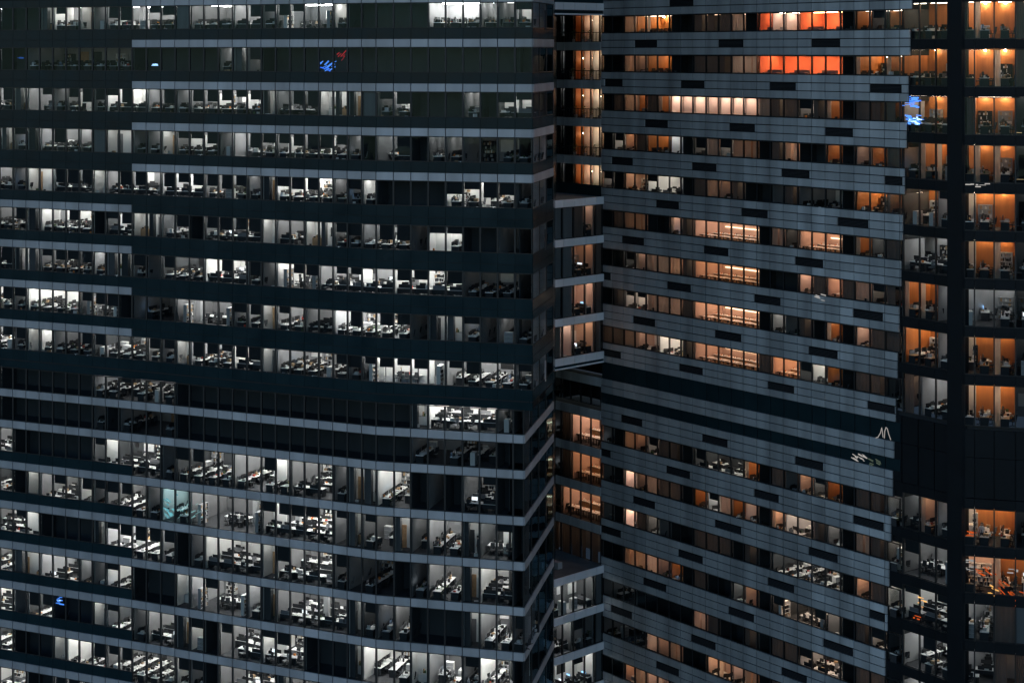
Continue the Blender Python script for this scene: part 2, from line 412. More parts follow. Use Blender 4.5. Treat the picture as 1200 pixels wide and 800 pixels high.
def row(bld, face, chars, ztop, zbot, zfloor, zceil, where, D=6.0, gmul=1.0, fw=.085, recess=0.0, wb=None, tower='', u_first=0, furn=True):
    """one storey: windows bay by bay, rooms behind runs of like bays, their lights and furniture"""
    N = len(chars)
    for i, ch in enumerate(chars):
        zb = zbot if wb is None else wb(i)
        if ch == '#':
            mb = MB(); face.box(mb, i, i + 1, recess + .02, recess + .2, zb, ztop, M_SLABF); bld.part('wall_panel', mb, 0); continue
        L = face.ln(i); du = fw / L; o0, o1 = recess - .06, recess + .10
        fr = MB()
        face.box(fr, i, i + du, o0, o1, zb, ztop, M_FRAME); face.box(fr, i + 1 - du, i + 1, o0, o1, zb, ztop, M_FRAME)
        face.box(fr, i + du, i + 1 - du, o0 + .03, o1, ztop - .07, ztop, M_FRAME); face.box(fr, i + du, i + 1 - du, o0 + .03, o1, zb, zb + .06, M_FRAME)
        pa = MB(); a, b = face.pt(i + du, recess), face.pt(i + 1 - du, recess)
        pa.add([(a.x, a.y, zb + .06 + CAM_H), (b.x, b.y, zb + .06 + CAM_H), (b.x, b.y, ztop - .07 + CAM_H), (a.x, a.y, ztop - .07 + CAM_H)], [(0, 1, 2, 3)], M_GLASS)
        ex = []; h = ztop - zb; ob = recess + .16
        if ch in 'kh' or (ch == 'o' and random.random() < .14) or (ch == 'd' and random.random() < .35):
            f = random.choice([.45, .5, .55, .6, .62]) if ch in 'k' else random.choice([.3, .4, .5])
            if zb < zfloor + .15: f *= .75
            mb = MB(); face.box(mb, i + random.choice([.05, .16, .18]), i + .95, ob, ob + .02, ztop - f * h, ztop, M_BLIND); ex.append(('roller_blind', mb))
        elif ch == 'g':
            mb = MB(); face.box(mb, i + .04, i + .96, ob, ob + .02, zb, ztop, M_GBLIND); ex.append(('roller_blind', mb))
        elif ch in 'cn':
            m = M_CURT if ch == 'c' else M_NCURT
            if ch == 'c' and random.random() < .35:
                ex.append(('curtain', pleat(face, i + .03, i + .45, ob, zb, ztop, m))); ex.append(('curtain', pleat(face, i + .6, i + .97, ob, zb, ztop, m)))
            elif ch == 'n' and random.random() < .4: ex.append(('curtain', pleat(face, i + .03, i + random.choice([.4, .6]), ob, zb, ztop, m)))
            else: ex.append(('curtain', pleat(face, i + .03, i + .97, ob, zb, ztop, m)))
        elif ch in 'OW' and random.random() < .3:
            ex.append(('curtain', pleat(face, i + .03, i + .3, ob, zb, ztop, M_CURT)))
        bld.window(scr(face, i + .5, (zb + ztop) / 2) * h, fr, pa, ex)
    # runs
    i = 0
    while i < N:
        c = CLASS[chars[i]]; j = i + 1; mx = random.choice([3, 4, 5]) if c == 'A' else (2 if c in 'wcW' else (1 if c in 'BP' else 40))
        while j < N and CLASS[chars[j]] == c and (j - i) < mx: j += 1
        room(bld, face, chars, i, j, c, zfloor, zceil, zbot if wb is None else wb(i), where, D, gmul, recess, tower, u_first, furn)
        i = j

def room(bld, face, chars, i, j, c, zf, zc, zb, where, D, gmul, recess, tower, u_first, furn):
    if not furn:
        mb = MB(); face.strip(mb, i + (.3 if i == 0 else 0), j, recess + D, recess + D + .1, zf, zc, M_DARKW); bld.part('back_wall', mb, 0); return
    r0 = recess + .30
    depth = {'w': 1.7, 't': 4.5, 'W': 2.6, 'P': 2.0, 'R': 3.5, 'O': 3.6, 'c': 3.2, 'n': 3.2, 'L': 4.0, 'B': 3.4, '.': 2.5}.get(c, D)
    depth = min(depth, D)
    wallm = {'A': random.choice([M_WHITE, M_GRAYW, M_MIDW, M_MIDW, M_DARKW]), 'w': M_WHITE, 'd': M_GRAYW, 'q': M_GRAYW, 't': M_WHITE, 'W': M_PINK, 'P': M_PINK, 'R': M_RED,
             'O': M_TIMB, 'c': M_PINK, 'n': M_GRAYW, 'L': M_PINK, 'B': (M_TIMB, M_PINK, M_WHITE, M_PINK)[i % 4], '.': M_DARKW}[c]
    mb = MB(); face.strip(mb, i, j, recess + depth, recess + depth + .1, zf, zc, wallm); bld.part('back_wall', mb, scr(face, i, zf) * (j - i))
    for k, side in ((i, 1), (j, -1)):
        t = .06 / face.ln(min(k, face.N - 1)); mb = MB()
        face.box(mb, k + (0 if side > 0 else -t), k + (t if side > 0 else 0), r0, recess + depth - .003, zf, zc, wallm)
        bld.part('partition', mb, scr(face, k, zf))
    if c == '.': return
    # near pale screens for w / h bays inside office runs
    col, st = LIGHT[{'A': 'o'}.get(c, c)]; st *= gmul * random.choice([.75, .9, 1.0, 1.2, 1.35])
    if c in 'cW': col = random.choice([(1, .60, .36), (1, .70, .52), (1, .52, .26), (1, .64, .46)]); st *= random.choice([.35, .6, .85, 1.1, 1.4])
    if c == 'L': col = random.choice([(1, .55, .34), (1, .48, .24), (1, .60, .42)])
    if c in 'Ad' and tower == 'right tower': col = random.choice([(1, .80, .64), (1, .88, .76), (1, .72, .54)]); st *= .75
    if c == 'A': st *= random.choice([.65, .8, .95, 1.1, 1.35])
    if c == 'P': st *= random.choice([.9, 1.1])
    if c == 'B': st *= (.45, .9, 1.25, 1.5)[i % 4]
    em = emit(col, round(st, 1))
    if c == 'O':
        ov = random.choice([.9, 1.3, 1.7, 2.1])
        for k in range(i, j):
            if random.random() < .95:
                p = face.pt(k + .5, recess + depth - .35); mb = MB(); mb.cyl(p.x, p.y, zc - .16 + CAM_H, zc - .03 + CAM_H, .10, .07, emit((1, .70, .42), round(150 * ov)), 8)
                bld.part('downlight', mb, scr(face, k, zc))
        offs = [1.2]; em = emit((1, .80, .62), round(8 * gmul * ov, 1))
    elif c == 'w': offs = [.75]
    elif c in 'WP': offs = [1.0]
    elif c in 'nc': offs = [1.6]
    elif c == 'R': offs = [1.9]
    elif c == 'L': offs = [1.3, 2.9]
    elif c == 'B': offs = [1.4]
    elif c in 'dq': offs = [2.2, 4.6]
    else: offs = [1.1, 3.3, 5.2]
    for o in offs:
        for k in range(i, j, 2):
            k1 = min(j, k + 2); mb = MB()
            face.box(mb, k + .18, k1 - .18, recess + o - .09, recess + o + .09, zc - .09, zc - .02, em)
            bld.part('ceiling_light', mb, scr(face, k, zc) * 1.0)
    if c == 'A':
        for k in range(i, j):
            if chars[k] == 'h':
                mb = MB(); face.box(mb, k + .05, k + .95, recess + 2.0, recess + 2.08, zf, zc - .5, M_WHITE); bld.part('partition', mb, scr(face, k, zf))
    if c == 'w':
        for k in range(i, j):
            if random.random() < .6:
                mb = MB(); face.box(mb, k + .04, k + random.choice([.3, .4, .5]), recess + .35, recess + .8, zf, zc - .003, random.choice([M_MIDW, M_DARKW])); bld.part('column', mb, scr(face, k, zf))
    if c == 'L':
        mb = MB(); face.box(mb, i + .3, j - .3, recess + depth - .08, recess + depth - .01, zf + 1.55, zf + 1.63, emit((1, .66, .40), 5)); bld.part('wall_light', mb, scr(face, i, zf))
    if furn:
        wall_fit(bld, face, chars, i, j, c, zf, zc, recess + depth, where, tower, u_first)
        furnish(face, chars, i, j, c, zf, zb, where, depth + recess, recess, tower, u_first)

def wall_fit(bld, face, chars, i, j, c, zf, zc, od, where, tower, uf):
    rnd = random
    if c in 'wPcB':
        for k in range(i, j):
            r = rnd.random()
            if r < .30:
                mb = MB(); face.box(mb, k + .1, k + rnd.choice([.4, .5]), od - .06, od - .003, zf + .004, zf + 2.05, rnd.choice([M_DARKW, M_DWOOD, M_MIDW])); bld.part('office_door', mb, scr(face, k, zf))
            elif r < .62:
                mb = MB(); a = rnd.uniform(.15, .5); face.box(mb, k + a, k + a + .36, od - .05, od - .003, zf + 1.0, zf + rnd.uniform(1.5, 2.0), rnd.choice([M_CHAIR, M_DGREY, M_BOXB, M_MIDW])); bld.part('wall_picture', mb, scr(face, k, zf))
            if r > .45: put('bookcase', rnd.choice([3, 4]), face, k + rnd.uniform(.35, .65), od - .3, zf, 0, 'at %s window from left, %s, %s' % (ordw(k + 1 - uf), where, tower), 'low cabinet with things on top', 'cabinet', 'low cabinets along the office walls')
        return
    if c not in 'AdqtWO': return
    for k in range(i, j):
        r = rnd.random()
        if c == 'A' and rnd.random() < .3:
            mb = MB(); a = rnd.uniform(.1, .5); face.box(mb, k + a, k + a + .3, od - .03, od - .003, zf + 1.2, zf + rnd.uniform(1.6, 2.3), rnd.choice([M_PAPER, M_BLACK, M_DGREY])); bld.part('wall_picture', mb, scr(face, k, zf)); continue
        if r < .38:
            put('bookcase', rnd.choice([0, 1, 2]), face, k + .5, od - .25, zf, 0, 'at %s window from left, %s, %s' % (ordw(k + 1 - uf), where, tower), 'bookcase against back wall', 'bookcase', 'bookcases along the office walls')
        elif r < .50 and c != 'O':
            mb = MB(); face.box(mb, k + .12, k + .88, od - .05, od - .003, zf + .9, zf + 2.0, M_DWHITE if c != 'A' or rnd.random() < .7 else M_BLACK); bld.part('whiteboard', mb, scr(face, k, zf))
        elif r < .62 and c != 'O':
            mb = MB(); face.box(mb, k + .15, k + .85, od - .05, od - .003, zf + .004, zf + 2.1, rnd.choice([M_DARKW, M_DWOOD, M_CHAIR])); bld.part('office_door', mb, scr(face, k, zf))
        elif r < .70 and c == 'A':
            mb = MB(); face.box(mb, k + .3, k + .62, 2.6, 3.0, zf, zc - .003, M_GRAYW); bld.part('column', mb, scr(face, k, zf))

def furnish(face, chars, i, j, c, zf, zb, where, depth, recess, tower, uf):
    rnd = random
    def W(k): return 'at %s window from left, %s, %s' % (ordw(k + 1 - uf), where, tower)
    G = tower
    if c in ('A', 'd', 'q', 't', 'O', 'W'):
        rows = [o for o in (.85, 2.45, 4.05) if o + .8 < depth - recess]
        step = 1
        lay = rnd.choice(['bench'] * 6 + ['facing'] * 3 + ['meeting']) if c in 'Adt' and j - i >= 2 else 'bench'
        if lay == 'meeting':
            put('meeting_table', 0, face, (i + j) / 2, recess + 2.2, zf, 0, W((i + j) // 2), 'long white meeting table', 'table', 'meeting tables in the offices')
            for q in range(3):
                for sd in (-1, 1):
                    put('office_chair', 0, face, (i + j) / 2 + (q - 1) * .75 / face.ln(i), recess + 2.2 + sd * .85, zf, (math.pi if sd > 0 else 0) + rnd.uniform(-.4, .4) + math.pi, W((i + j) // 2), 'black meeting chair %s %s' % (('left', 'middle', 'right')[q], 'front' if sd < 0 else 'back'), 'chair', 'office chairs at the desks')
            for q in range(9): clutter(face, (i + j) / 2 + rnd.uniform(-1.1, 1.1) / face.ln(i), recess + 2.2 + rnd.uniform(-.4, .4), zf + .751)
            for k in (i, j - 1):
                if j - i > 2: put('bookcase', rnd.choice([0, 2]), face, k + .5, recess + 1.0, zf, 1.5708, W(k), 'bookcase standing crosswise by the glass', 'bookcase', 'bookcases along the office walls')
            return
        if lay == 'facing':
            for k in range(i, j):
                if chars[k] == 'w': continue
                for d, o in enumerate((1.0, 2.9, 4.6)[:1 if chars[k] == 'h' else 3]):
                    if rnd.random() < .14: continue
                    oo = recess + o + rnd.uniform(-.15, .15); fl = rnd.choice([0, math.pi])
                    put('desk', 2 if rnd.random() < .2 else 0, face, k + .5, oo, zf, fl, W(k), 'desk set parallel to glass, %s' % ('front', 'middle', 'back')[d], 'desk', 'office desks seen through the windows')
                    put('monitor', 1 if rnd.random() < .08 else 0, face, k + .5 + rnd.uniform(-.2, .2), oo, zf + .74, fl, W(k), 'monitor on parallel desk, %s' % ('front', 'middle', 'back')[d], 'monitor', 'computer monitors on the desks')
                    put('office_chair', 1 if rnd.random() < .2 else 0, face, k + .5 + rnd.uniform(-.15, .15), oo + (-.62 if fl == 0 else .62), zf, fl + math.pi + rnd.uniform(-.7, .7) + (0), W(k), 'chair at parallel desk, %s' % ('front', 'middle', 'back')[d], 'chair', 'office chairs at the desks')
                    for _ in range(rnd.choice([3, 5, 6])): clutter(face, k + .5 + rnd.uniform(-.6, .6) / face.ln(k), oo + rnd.uniform(-.3, .3), zf + .741)
            return
        k = i + .5
        while k < j:
            ik = int(k); ch = chars[ik]
            if ch == 'w' or (c == 'q' and rnd.random() < .4): k += 1; continue
            near = 1 if ch == 'h' else len(rows)
            wood = 1 if (c in 'OW' and rnd.random() < .5) else (2 if rnd.random() < .15 else 0)
            for d, o in enumerate(rows[:near]):
                if rnd.random() < .16: 
                    if rnd.random() < .5: put('filing_cabinet', 0, face, k, recess + o, zf, rnd.choice([0, 1.57]), W(ik), 'white cabinet ' + DEPTHW[d], 'cabinet', 'filing cabinets in the offices')
                    continue
                oo = recess + o + rnd.uniform(-.1, .1)
                tw = {0: 'white', 1: 'wooden', 2: 'grey'}[wood]
                put('desk', wood, face, k, oo, zf, 1.5708, W(ik), '%s desk %s' % (tw, DEPTHW[d]), 'desk', 'office desks seen through the windows')
                for sd in ((-.42, .38) if rnd.random() < .5 else (0,)):
                    q = rnd.random(); v = 1 if q < .07 else (2 if q < .12 else 0)
                    put('monitor', v, face, k - .18 / face.ln(k), oo + sd + rnd.uniform(-.12, .12), zf + .74, -1.5708 + rnd.uniform(-.3, .3), W(ik),
                        '%s%s monitor %s' % ('' if sd == 0 else ('outer ' if sd < 0 else 'inner '), ('black', 'glowing', 'blue')[v], DEPTHW[d]), 'monitor', 'computer monitors on the desks')
                if rnd.random() < .92:
                    v = 1 if rnd.random() < .2 else 0
                    put('office_chair', v, face, k + .62 / face.ln(k), oo + rnd.uniform(-.25, .25), zf, 1.5708 + rnd.uniform(-.7, .7), W(ik),
                        '%s chair %s' % (('black', 'grey')[v], DEPTHW[d]), 'chair', 'office chairs at the desks')
                for _ in range(rnd.choice([5, 6, 8, 9])):
                    clutter(face, k + rnd.uniform(-.32, .32) / face.ln(k), oo + rnd.uniform(-.65, .65), zf + .741)
            if zb - zf > .2 and c != 'q':
                for _ in range(rnd.choice([0, 1, 2])): clutter(face, k + rnd.uniform(-.3, .3), recess + .17, zb + .001)
            if rnd.random() < .10: put('potted_plant', rnd.choice([0, 1]), face, k + .3, recess + .6, zf, 0, W(ik), 'leafy plant beside the glass', 'plant', 'potted plants in the offices')
            k += step
    elif c == 'L':
        for k in range(i, j):
            put('serving_counter', 0, face, k + .5, recess + 2.9, zf, 0, W(k), 'pale serving counter along back wall', 'counter', 'serving counters in the canteen')
            put('dining_table', 0, face, k + .5, recess + 1.3, zf + (.25 if zb > zf + .3 else 0), 0, W(k), 'pale dining table near the glass', 'table', 'dining tables by the windows')
            for q in (-.28, .22):
                put('bar_stool', 0, face, k + .5 + q, recess + .75, zf + (.25 if zb > zf + .3 else 0), 0, W(k), 'black stool %s of the table' % ('left' if q < 0 else 'right'), 'stool', 'stools at the dining tables')
    elif c == 'B':
        for k in range(i, j):
            if rnd.random() < .8: put('pendant_lamp', 0, face, k + rnd.uniform(.3, .7), recess + 1.0, zf + 3.05, 0, W(k), 'white cone pendant lamp', 'lamp', 'pendant lamps over the balconies')
            put('dining_table', 0, face, k + .5, recess + 1.8, zf, 0, W(k), 'small dining table inside balcony room', 'table', 'dining tables by the windows')
            put('potted_plant', rnd.choice([0, 1]), face, k + rnd.uniform(.2, .8), recess - .45, zf, 0, W(k), 'leafy plant on the balcony', 'plant', 'potted plants in the offices')
    elif c == 'R':
        for k in range(i, j, 2): put('sofa', 0, face, k + .6, recess + 1.0, zf + .35, 0, W(k), 'dark sofa, red orange room', 'sofa', 'sofas in the red orange rooms')
    elif c in ('w', 'P', 'c'):
        for k in range(i, j):
            if rnd.random() < .4: clutter(face, k + rnd.uniform(.2, .8), recess + (.17 if zb > zf + .1 else .6), max(zf, zb) + .001)

def panels(bld, name, face, u0, u1, z0, z1, m, o0=-.08, o1=.05, gap=.06, step=1, skip=()):
    k = u0
    while k < u1 - 1e-6:
        k1 = min(u1, math.floor(k + 1e-6) + step); g = gap / 2 / face.ln(k)
        if not any(a < (k + k1) / 2 < b for a, b in skip) and (k1 - k) > 2.5 * g:
            mb = MB(); face.box(mb, k + g, k1 - g, o0, o1, z0, z1, m); bld.part(name, mb, scr(face, (k + k1) / 2, z0))
        k = k1
def slab(bld, face, u0, u1, o0, o1, z0, z1):
    mb = MB(); face.strip(mb, u0, u1, o0, o1, z0, z1, M_SLABF, [M_CEIL, M_CARPET, M_SLABF, M_SLABF, M_SLABF, M_SLABF]); bld.part('floor_slab', mb, scr(face, u0, z0))
def wall(bld, face, u0, u1, o0, o1, z0, z1, m=None, name='backing_wall'):
    mb = MB(); face.strip(mb, u0, u1, o0, o1, z0, z1, m or M_DARK); bld.part(name, mb, scr(face, u0, z0))

# ================================================================== LEFT TOWER
LT = Building('office_tower', 'dark glass office tower with white lit offices and pale bands, filling the left side', (-25, 175))
CT = [(-60, 45.8), (0, 46.5), (155, 48.3), (300, 50.1), (441, 51.8), (600, 52.9), (624, 53.1)]
b0 = [-31 + 15.5 * i for i in range(12)] + [155 + 286 / 17 * i for i in range(17)]
BU = b0 + [441 + 183 / 9 * i for i in range(10)]
BL = b0 + [441, 462, 481.5, 501.5, 521.5, 542, 562, 582, 601.5, 614]
def ret(x0, s0, s1, n):
    return Face([(x0, s0), (648, s1)], [x0 + (648 - x0) * i / n for i in range(n + 1)], start_dir=(-.88, .47))
RU = ret(624, 53.1, 50.1, 3); RL = ret(614, 53.0, 48.3, 4)
FU = Face(CT, BU, end_dir=tuple(RU.p[-1] - RU.p[0])); FL = Face(CT[:-2] + [(600, 52.9), (614, 53.0)], BL, end_dir=tuple(RL.p[-1] - RL.p[0]))
TL = 'left tower'
U_ROWS = [
 "...woowdhk" "oohgooooodkoooo.." "...oooodh",
 "..qqqqqqqq" "......dwd........" ".........",
 "kwoodhkdhk" "ookdkhkhhwokkwwwg" "dh...d.hh",
 "wdwokoogww" "qdwhhkdokhhkkkod." "ok.odqqqq",
 "odwwkkkwok" "kokhkkkkowhkkoodo" "....ohkhq",
 "ohwooko.hk" "wwoh.kkkkwoowwhdo" "kkqhh..qq",
 "kwwokokoww" "dqkoookokdookooho" "okhohqqqq",
 "kdoooookk." "qqqoooodkwooddoko" "kkqwwdqdq",
 "odwodddooo" "okdwkkokkwooooodh" "hhhoooood"]
for k, ch in enumerate(U_ROWS):
    zt = 5.07 - 4.0 * k
    ch = random.choice('o.k') + random.choice('ok') + ch
    wh = '%s floor down' % ordw(k + 1)
    row(LT, FU, ch, zt - .72, zt - 3.0, zt - 3.25, zt - .66, wh, tower=TL, u_first=2)
    row(LT, RU, 'qqq' if k % 2 else '.q.', zt - .72, zt - 3.0, zt - 3.25, zt - .66, wh, D=1.4, tower='left tower return wall', furn=False)
    for fc in (FU, RU):
        slab(LT, fc, 0, fc.N, .25, 6.2 if fc is FU else 1.5, zt - 4.66, zt - 3.25)
        wall(LT, fc, 0, fc.N, .06, .22, zt - 4.72, zt - 3.0)
        panels(LT, 'spandrel_panel', fc, 0, fc.N, zt - 3.98, zt - 3.02, M_SPAN, -.03, .055, .03)
    lit0, lit1 = (12, FU.N) if k <= 4 else (0, 12)
    panels(LT, 'facade_panel', FU, lit0, lit1, zt - .70, zt, M_PALE, -.10, .055, .09)
    if k <= 4: panels(LT, 'facade_panel', RU, 0, 3, zt - .70, zt, M_PALE, -.10, .055, .05, 3); panels(LT, 'spandrel_panel', FU, 0, 12, zt - .70, zt - .02, M_SPAN, -.05, .055, .03)
    else: panels(LT, 'spandrel_panel', FU, 12, FU.N, zt - .70, zt - .02, M_SPAN, -.05, .055, .03); panels(LT, 'spandrel_panel', RU, 0, 3, zt - .70, zt - .02, M_SPAN, -.05, .055, .03, 3)
for fc in (FU, RU):
    wall(LT, fc, 0, fc.N, .06, .22, 4.35, 5.07); slab(LT, fc, 0, fc.N, .25, 6.2 if fc is FU else 1.5, 4.41, 5.6)
    wall(LT, fc, 0, fc.N, .0, .5, 5.12, 34, M_SPAN, 'upper_facade')
# plant storey and lower part
wall(LT, FU, 0, FU.N, .0, .4, -31.72, -31.05, M_SPAN); wall(LT, RU, 0, RU.N, 0, .4, -31.72, -31.05, M_SPAN)
L_ROWS = [
 (-31.76, -33.92, ".......ddd" "ddd.............." "..wooood."),
 (-34.68, -37.06, ".......q.q" "qqq.............." "..qqqqq.."),
 (-37.83, -41.16, "o......hoo" "ooqokoooohoooodww" "oo.q.dd.."),
 (-41.93, -45.16, "o.woooodkk" "ttttooooohkkooowo" "owdoowoh."),
 (-45.93, -49.16, "oho....wok" "kkk.doooowkooodqq" "q.qoowoo."),
 (-49.93, -53.16, "owwooooDoo".replace('D', 'd'), "...wooooowooooowo" "do...wood"),
 (-53.93, -57.16, "oqkk...woo" "doowo.ooohoo...wo" "oowoodoo."),
 (-57.93, -61.16, "o...wookok" "ooohd.oooowooo.oo" "oo.oooo.."),
 (-61.93, -65.16, "oo..kkoo.k" "okoo.ookkoo..ooko" "oo..ooo..")]
for k, t in enumerate(L_ROWS):
    zt, zb = t[0], t[1]; ch = 'ok' + ''.join(t[2:]).replace('tttt', 'odtt')  # teal bays: tinted room lights added in place of a reflected glow
    wh = '%s floor down' % ordw(k + 10)
    low = (k >= 2)
    row(LT, FL, ch, zt, zb, zb + .02, zt + .03, wh, tower=TL, u_first=2, wb=(lambda i, z=zb, l=low: z + (.95 if (l and i < 12) else .0)))
    row(LT, RL, ('qqqq', '.q.q')[k % 2], zt, zb, zb + .02, zt + .03, wh, D=1.6, tower='left tower return wall', furn=False)
    for fc in (FL, RL):
        slab(LT, fc, 0, fc.N, .25, 6.2 if fc is FL else 1.7, zb - .74, zb + .02)
        wall(LT, fc, 0, fc.N, .06, .22, zb - .77, zb - .001)
    if low:
        wall(LT, FL, 0, 12, .06, .22, zb, zb + .949); panels(LT, 'spandrel_panel', FL, 0, 12, zb + .02, zb + .93, M_SPAN, -.03, .055, .03)
    panels(LT, 'facade_panel', FL, 0, FL.N, zb - .74, zb - .03, M_PALE, -.10, .055, .09)
    panels(LT, 'facade_panel', RL, 0, RL.N, zb - .74, zb - .03, M_PALE, -.10, .055, .05, 4)
for fc in (FL, RL):
    wall(LT, fc, 0, fc.N, 0, .5, -CAM_H, -65.95, M_SPAN, 'lower_facade')
slab(LT, FL, 0, FL.N, .25, 6.2, -31.74, -31.0)
mb = MB()
for z0, z1, fc in ((-31.9, 34, RU), (-CAM_H, -31.9, RL)):
    p = fc.p[-1]; mb.box8([(p.x - 1.6, p.y + .02, z0 + CAM_H), (p.x, p.y + .02, z0 + CAM_H), (p.x + 1.2, p.y + 30, z0 + CAM_H), (p.x - 1.6, p.y + 30, z0 + CAM_H),
                           (p.x - 1.6, p.y + .02, z1 + CAM_H - .05), (p.x, p.y + .02, z1 + CAM_H - .05), (p.x + 1.2, p.y + 30, z1 + CAM_H - .05), (p.x - 1.6, p.y + 30, z1 + CAM_H - .05)], M_SPAN)
LT.part('side_wall', mb)
LT.flush()

# ================================================================== RIGHT TOWER
RT = Building('office_tower', 'tall tower with slate cladding strips, black vents and warm lit windows on right', (20, 170))
RS = lambda x: 45.7 + .0255 * (x - 732)
CR = [(560, RS(560)), (1075, RS(1075)), (1113, 55.45), (1130, 55.9), (1200, 56.4), (1300, 57.1)]
BR = [705, 718, 731, 744, 757, 770.5, 784.5, 798, 812, 827.5, 842, 857, 871.5, 887.5, 903, 918.5, 935, 951.5, 967.5, 985, 1001.5, 1019.5, 1037.5, 1055, 1074]
FR = Face(CR, BR)
FC = Face(CR, [1037.5, 1056, 1075, 1094, 1113])
FF = Face(CR, [1130, 1142, 1165, 1190, 1215, 1240, 1265])
PIER = Face(CR, [1113, 1130])
def zt_r(r): return (3.59 - 4.01 * r) if r < 9 else (-38.85 - 3.97 * (r - 9))
R_ROWS = [
 "..cOOO..nnnc.RPPRRR.Ooo", "..cWOO..nnnccRRRRRR.OOO", ".ncOnOPPPPPPPcnnhnO.nnn", ".kWnOOw.kchcc.nc..O.WOn",
 "k.WWooo.ncWn..qnqqq.OOo", ".ncc..WnLLLLL.coLLL.Oon", "..kWcccnLLLLL...WnLncon", ".nhhcccnLLLLL.oqn.O.Wnn",
 "nncWWoonLLLLLnLLhoO.nnq", "q.cWonn.koooO.nqWoO.nno", "q.PWcnn.OocOW.Woono.cno", "q.Pnoq..nnn.n.ooooo.Wno",
 "..cccWO.n..oW.kooko.nkq", "qqq.....cn..n.nnkoo.nnq", "qqqqcWc..WWWc.nnnoo.noq", "..WcWW.ccW.nnn.oooo.noq"]
VENTS = {-1: [(785, 813)], 0: [(744, 770), (842, 871), (951, 985)], 1: [(709, 730), (798, 826), (902, 933), (1020, 1057)], 2: [(756, 783), (855, 885), (967, 1000)],
 3: [(717, 742), (811, 840), (916, 949), (1037, 1058)], 4: [(769, 796), (869, 900), (982, 1018)], 5: [(729, 755), (825, 854), (932, 965)], 6: [(706, 716), (782, 810), (884, 915), (1000, 1035)],
 7: [(742, 768), (838, 869), (948, 982)], 8: [(706, 728), (796, 824), (900, 931), (1017, 1049)], 8.5: [(728, 753), (823, 853), (932, 965)], 9: [(706, 716), (781, 809), (884, 913), (1000, 1036)],
 10: [(742, 768), (838, 869), (948, 982)], 11: [(706, 728), (795, 824), (900, 931), (1019, 1037)], 12: [(754, 781), (854, 884), (965, 1000)], 13: [(716, 741), (810, 839), (916, 946)], 14: [(769, 796), (869, 900), (982, 1016)], 15: [(729, 755), (825, 854)]}
def edge_x(z): return 1066.5 + z * .53        # slanting end of the cladding
def cladding(z0, z1, rows, vents):
    """rows of metal panels between two ribbon windows, black louvre vents let into the middle row"""
    wall(RT, FR, 0, FR.u(edge_x((z0 + z1) / 2)), .06, .24, z0 - .03, z1 + .03)
    h = (z1 - z0) / rows; ue = FR.u(edge_x((z0 + z1) / 2))
    sk = [(FR.u(a), min(ue, FR.u(b))) for a, b in vents]
    for q in range(rows):
        mid = (q == (1 if rows == 3 else 0)) and vents
        cuts = []
        if mid:
            for a, b in sk:
                mb = MB(); FR.box(mb, a + .03, b - .03, .0, .05, z0 + q * h + .03, z0 + (q + 1) * h - .03, M_VENT)
                for t in range(5): zz = z0 + q * h + .08 + t * (h - .16) / 5; FR.box(mb, a + .06, b - .06, -.05, -.002, zz, zz + .04, M_CHAIR)
                RT.part('vent', mb, scr(FR, a, z0))
            k = 0.0
            while k < ue - 1e-6:
                nxt = min(ue, math.floor(k + 1e-6) + 1.0)
                ins = [s for s in sk if s[0] < nxt - 1e-6 and s[1] > k + 1e-6]
                if ins:
                    a, b = ins[0]
                    if a > k + .08: cuts.append((k, a))
                    k = max(b, k + .01); continue
                if nxt - k > .05: cuts.append((k, nxt))
                k = nxt
        else:
            k = 0.0
            while k < ue - 1e-6:
                nxt = min(ue, math.floor(k + 1e-6) + 1.0)
                if nxt - k > .05: cuts.append((k, nxt))
                k = nxt
        for a, b in cuts:
            g = .04 / FR.ln(a); mb = MB()
            FR.box(mb, a + g, b - g, -.09, .055, z0 + q * h + .042, z0 + (q + 1) * h - .042, M_GREY); RT.part('cladding_panel', mb, scr(FR, (a + b) / 2, z0))
C_ROWS = ["OOOO", "OOOO", "OOOO", "WWOO", "OOOd", "dddd", "dOOd", "dOOd", "nndd", "ddWd", "dddd", "dddd", "dddd", "dddO", "dddd", "dddd"]
F_ROWS = ["OOOn..", "OOOn..", "nOOq..", "OOOq..", "OOOq..", "OOOq..", "dddq..", "OOOqO.", "OOOqO.", "OOOq..", "WWOO..", "ddng..", "ddnn..", "OOOq..", "ddOq..", "ddOq.."]
for r, ch in enumerate(R_ROWS):
    zt = zt_r(r); wh = '%s floor down' % ordw(r + 1); TR = 'right tower'
    row(RT, FR, ch, zt, zt - 1.71, zt - 2.55, zt + .02, wh, D=5.0, tower=TR, fw=.06, gmul=.85)
    slab(RT, FR, 0, FR.N - 1, .26, 5.2, zt + .03, zt + 1.46 if r not in (0,) else zt + 1.46)
    zn = zt_r(r + 1) + 1.42
    zb = zn + .0 if r != 8 else zt - 2.9
    row(RT, FC, C_ROWS[r], zt + .58, zb, zb + .02, zt + .6, wh, D=5.0, tower='curved corner', fw=.06, recess=.3, gmul=1.8)
    row(RT, FF, F_ROWS[r], zt + .58, zb, zb + .02, zt + .6, wh, D=5.0, tower='rightmost bay', fw=.06, recess=.1, gmul=1.25)
    for fc, n in ((FC, 4), (FF, 6)):
        slab(RT, fc, 0, n, .42, 5.2, zt + .6, zt + 1.42)
        panels(RT, 'slab_edge_panel', fc, 0, n, zt + .59, zt + 1.41, M_SLABF, .12 if fc is FC else -.06, .419, .03)
    if r < 15 and r != 8: cladding(zt_r(r + 1) + .02, zt - 1.73, 3, VENTS[r])
    z_f = zt - 2.55
    mb = MB(); FR.strip(mb, 0, FR.N - 1, .26, 5.2, zt - 2.56 - .08, zt - 2.555, M_CARPET); RT.part('raised_floor', mb, scr(FR, 0, zt))
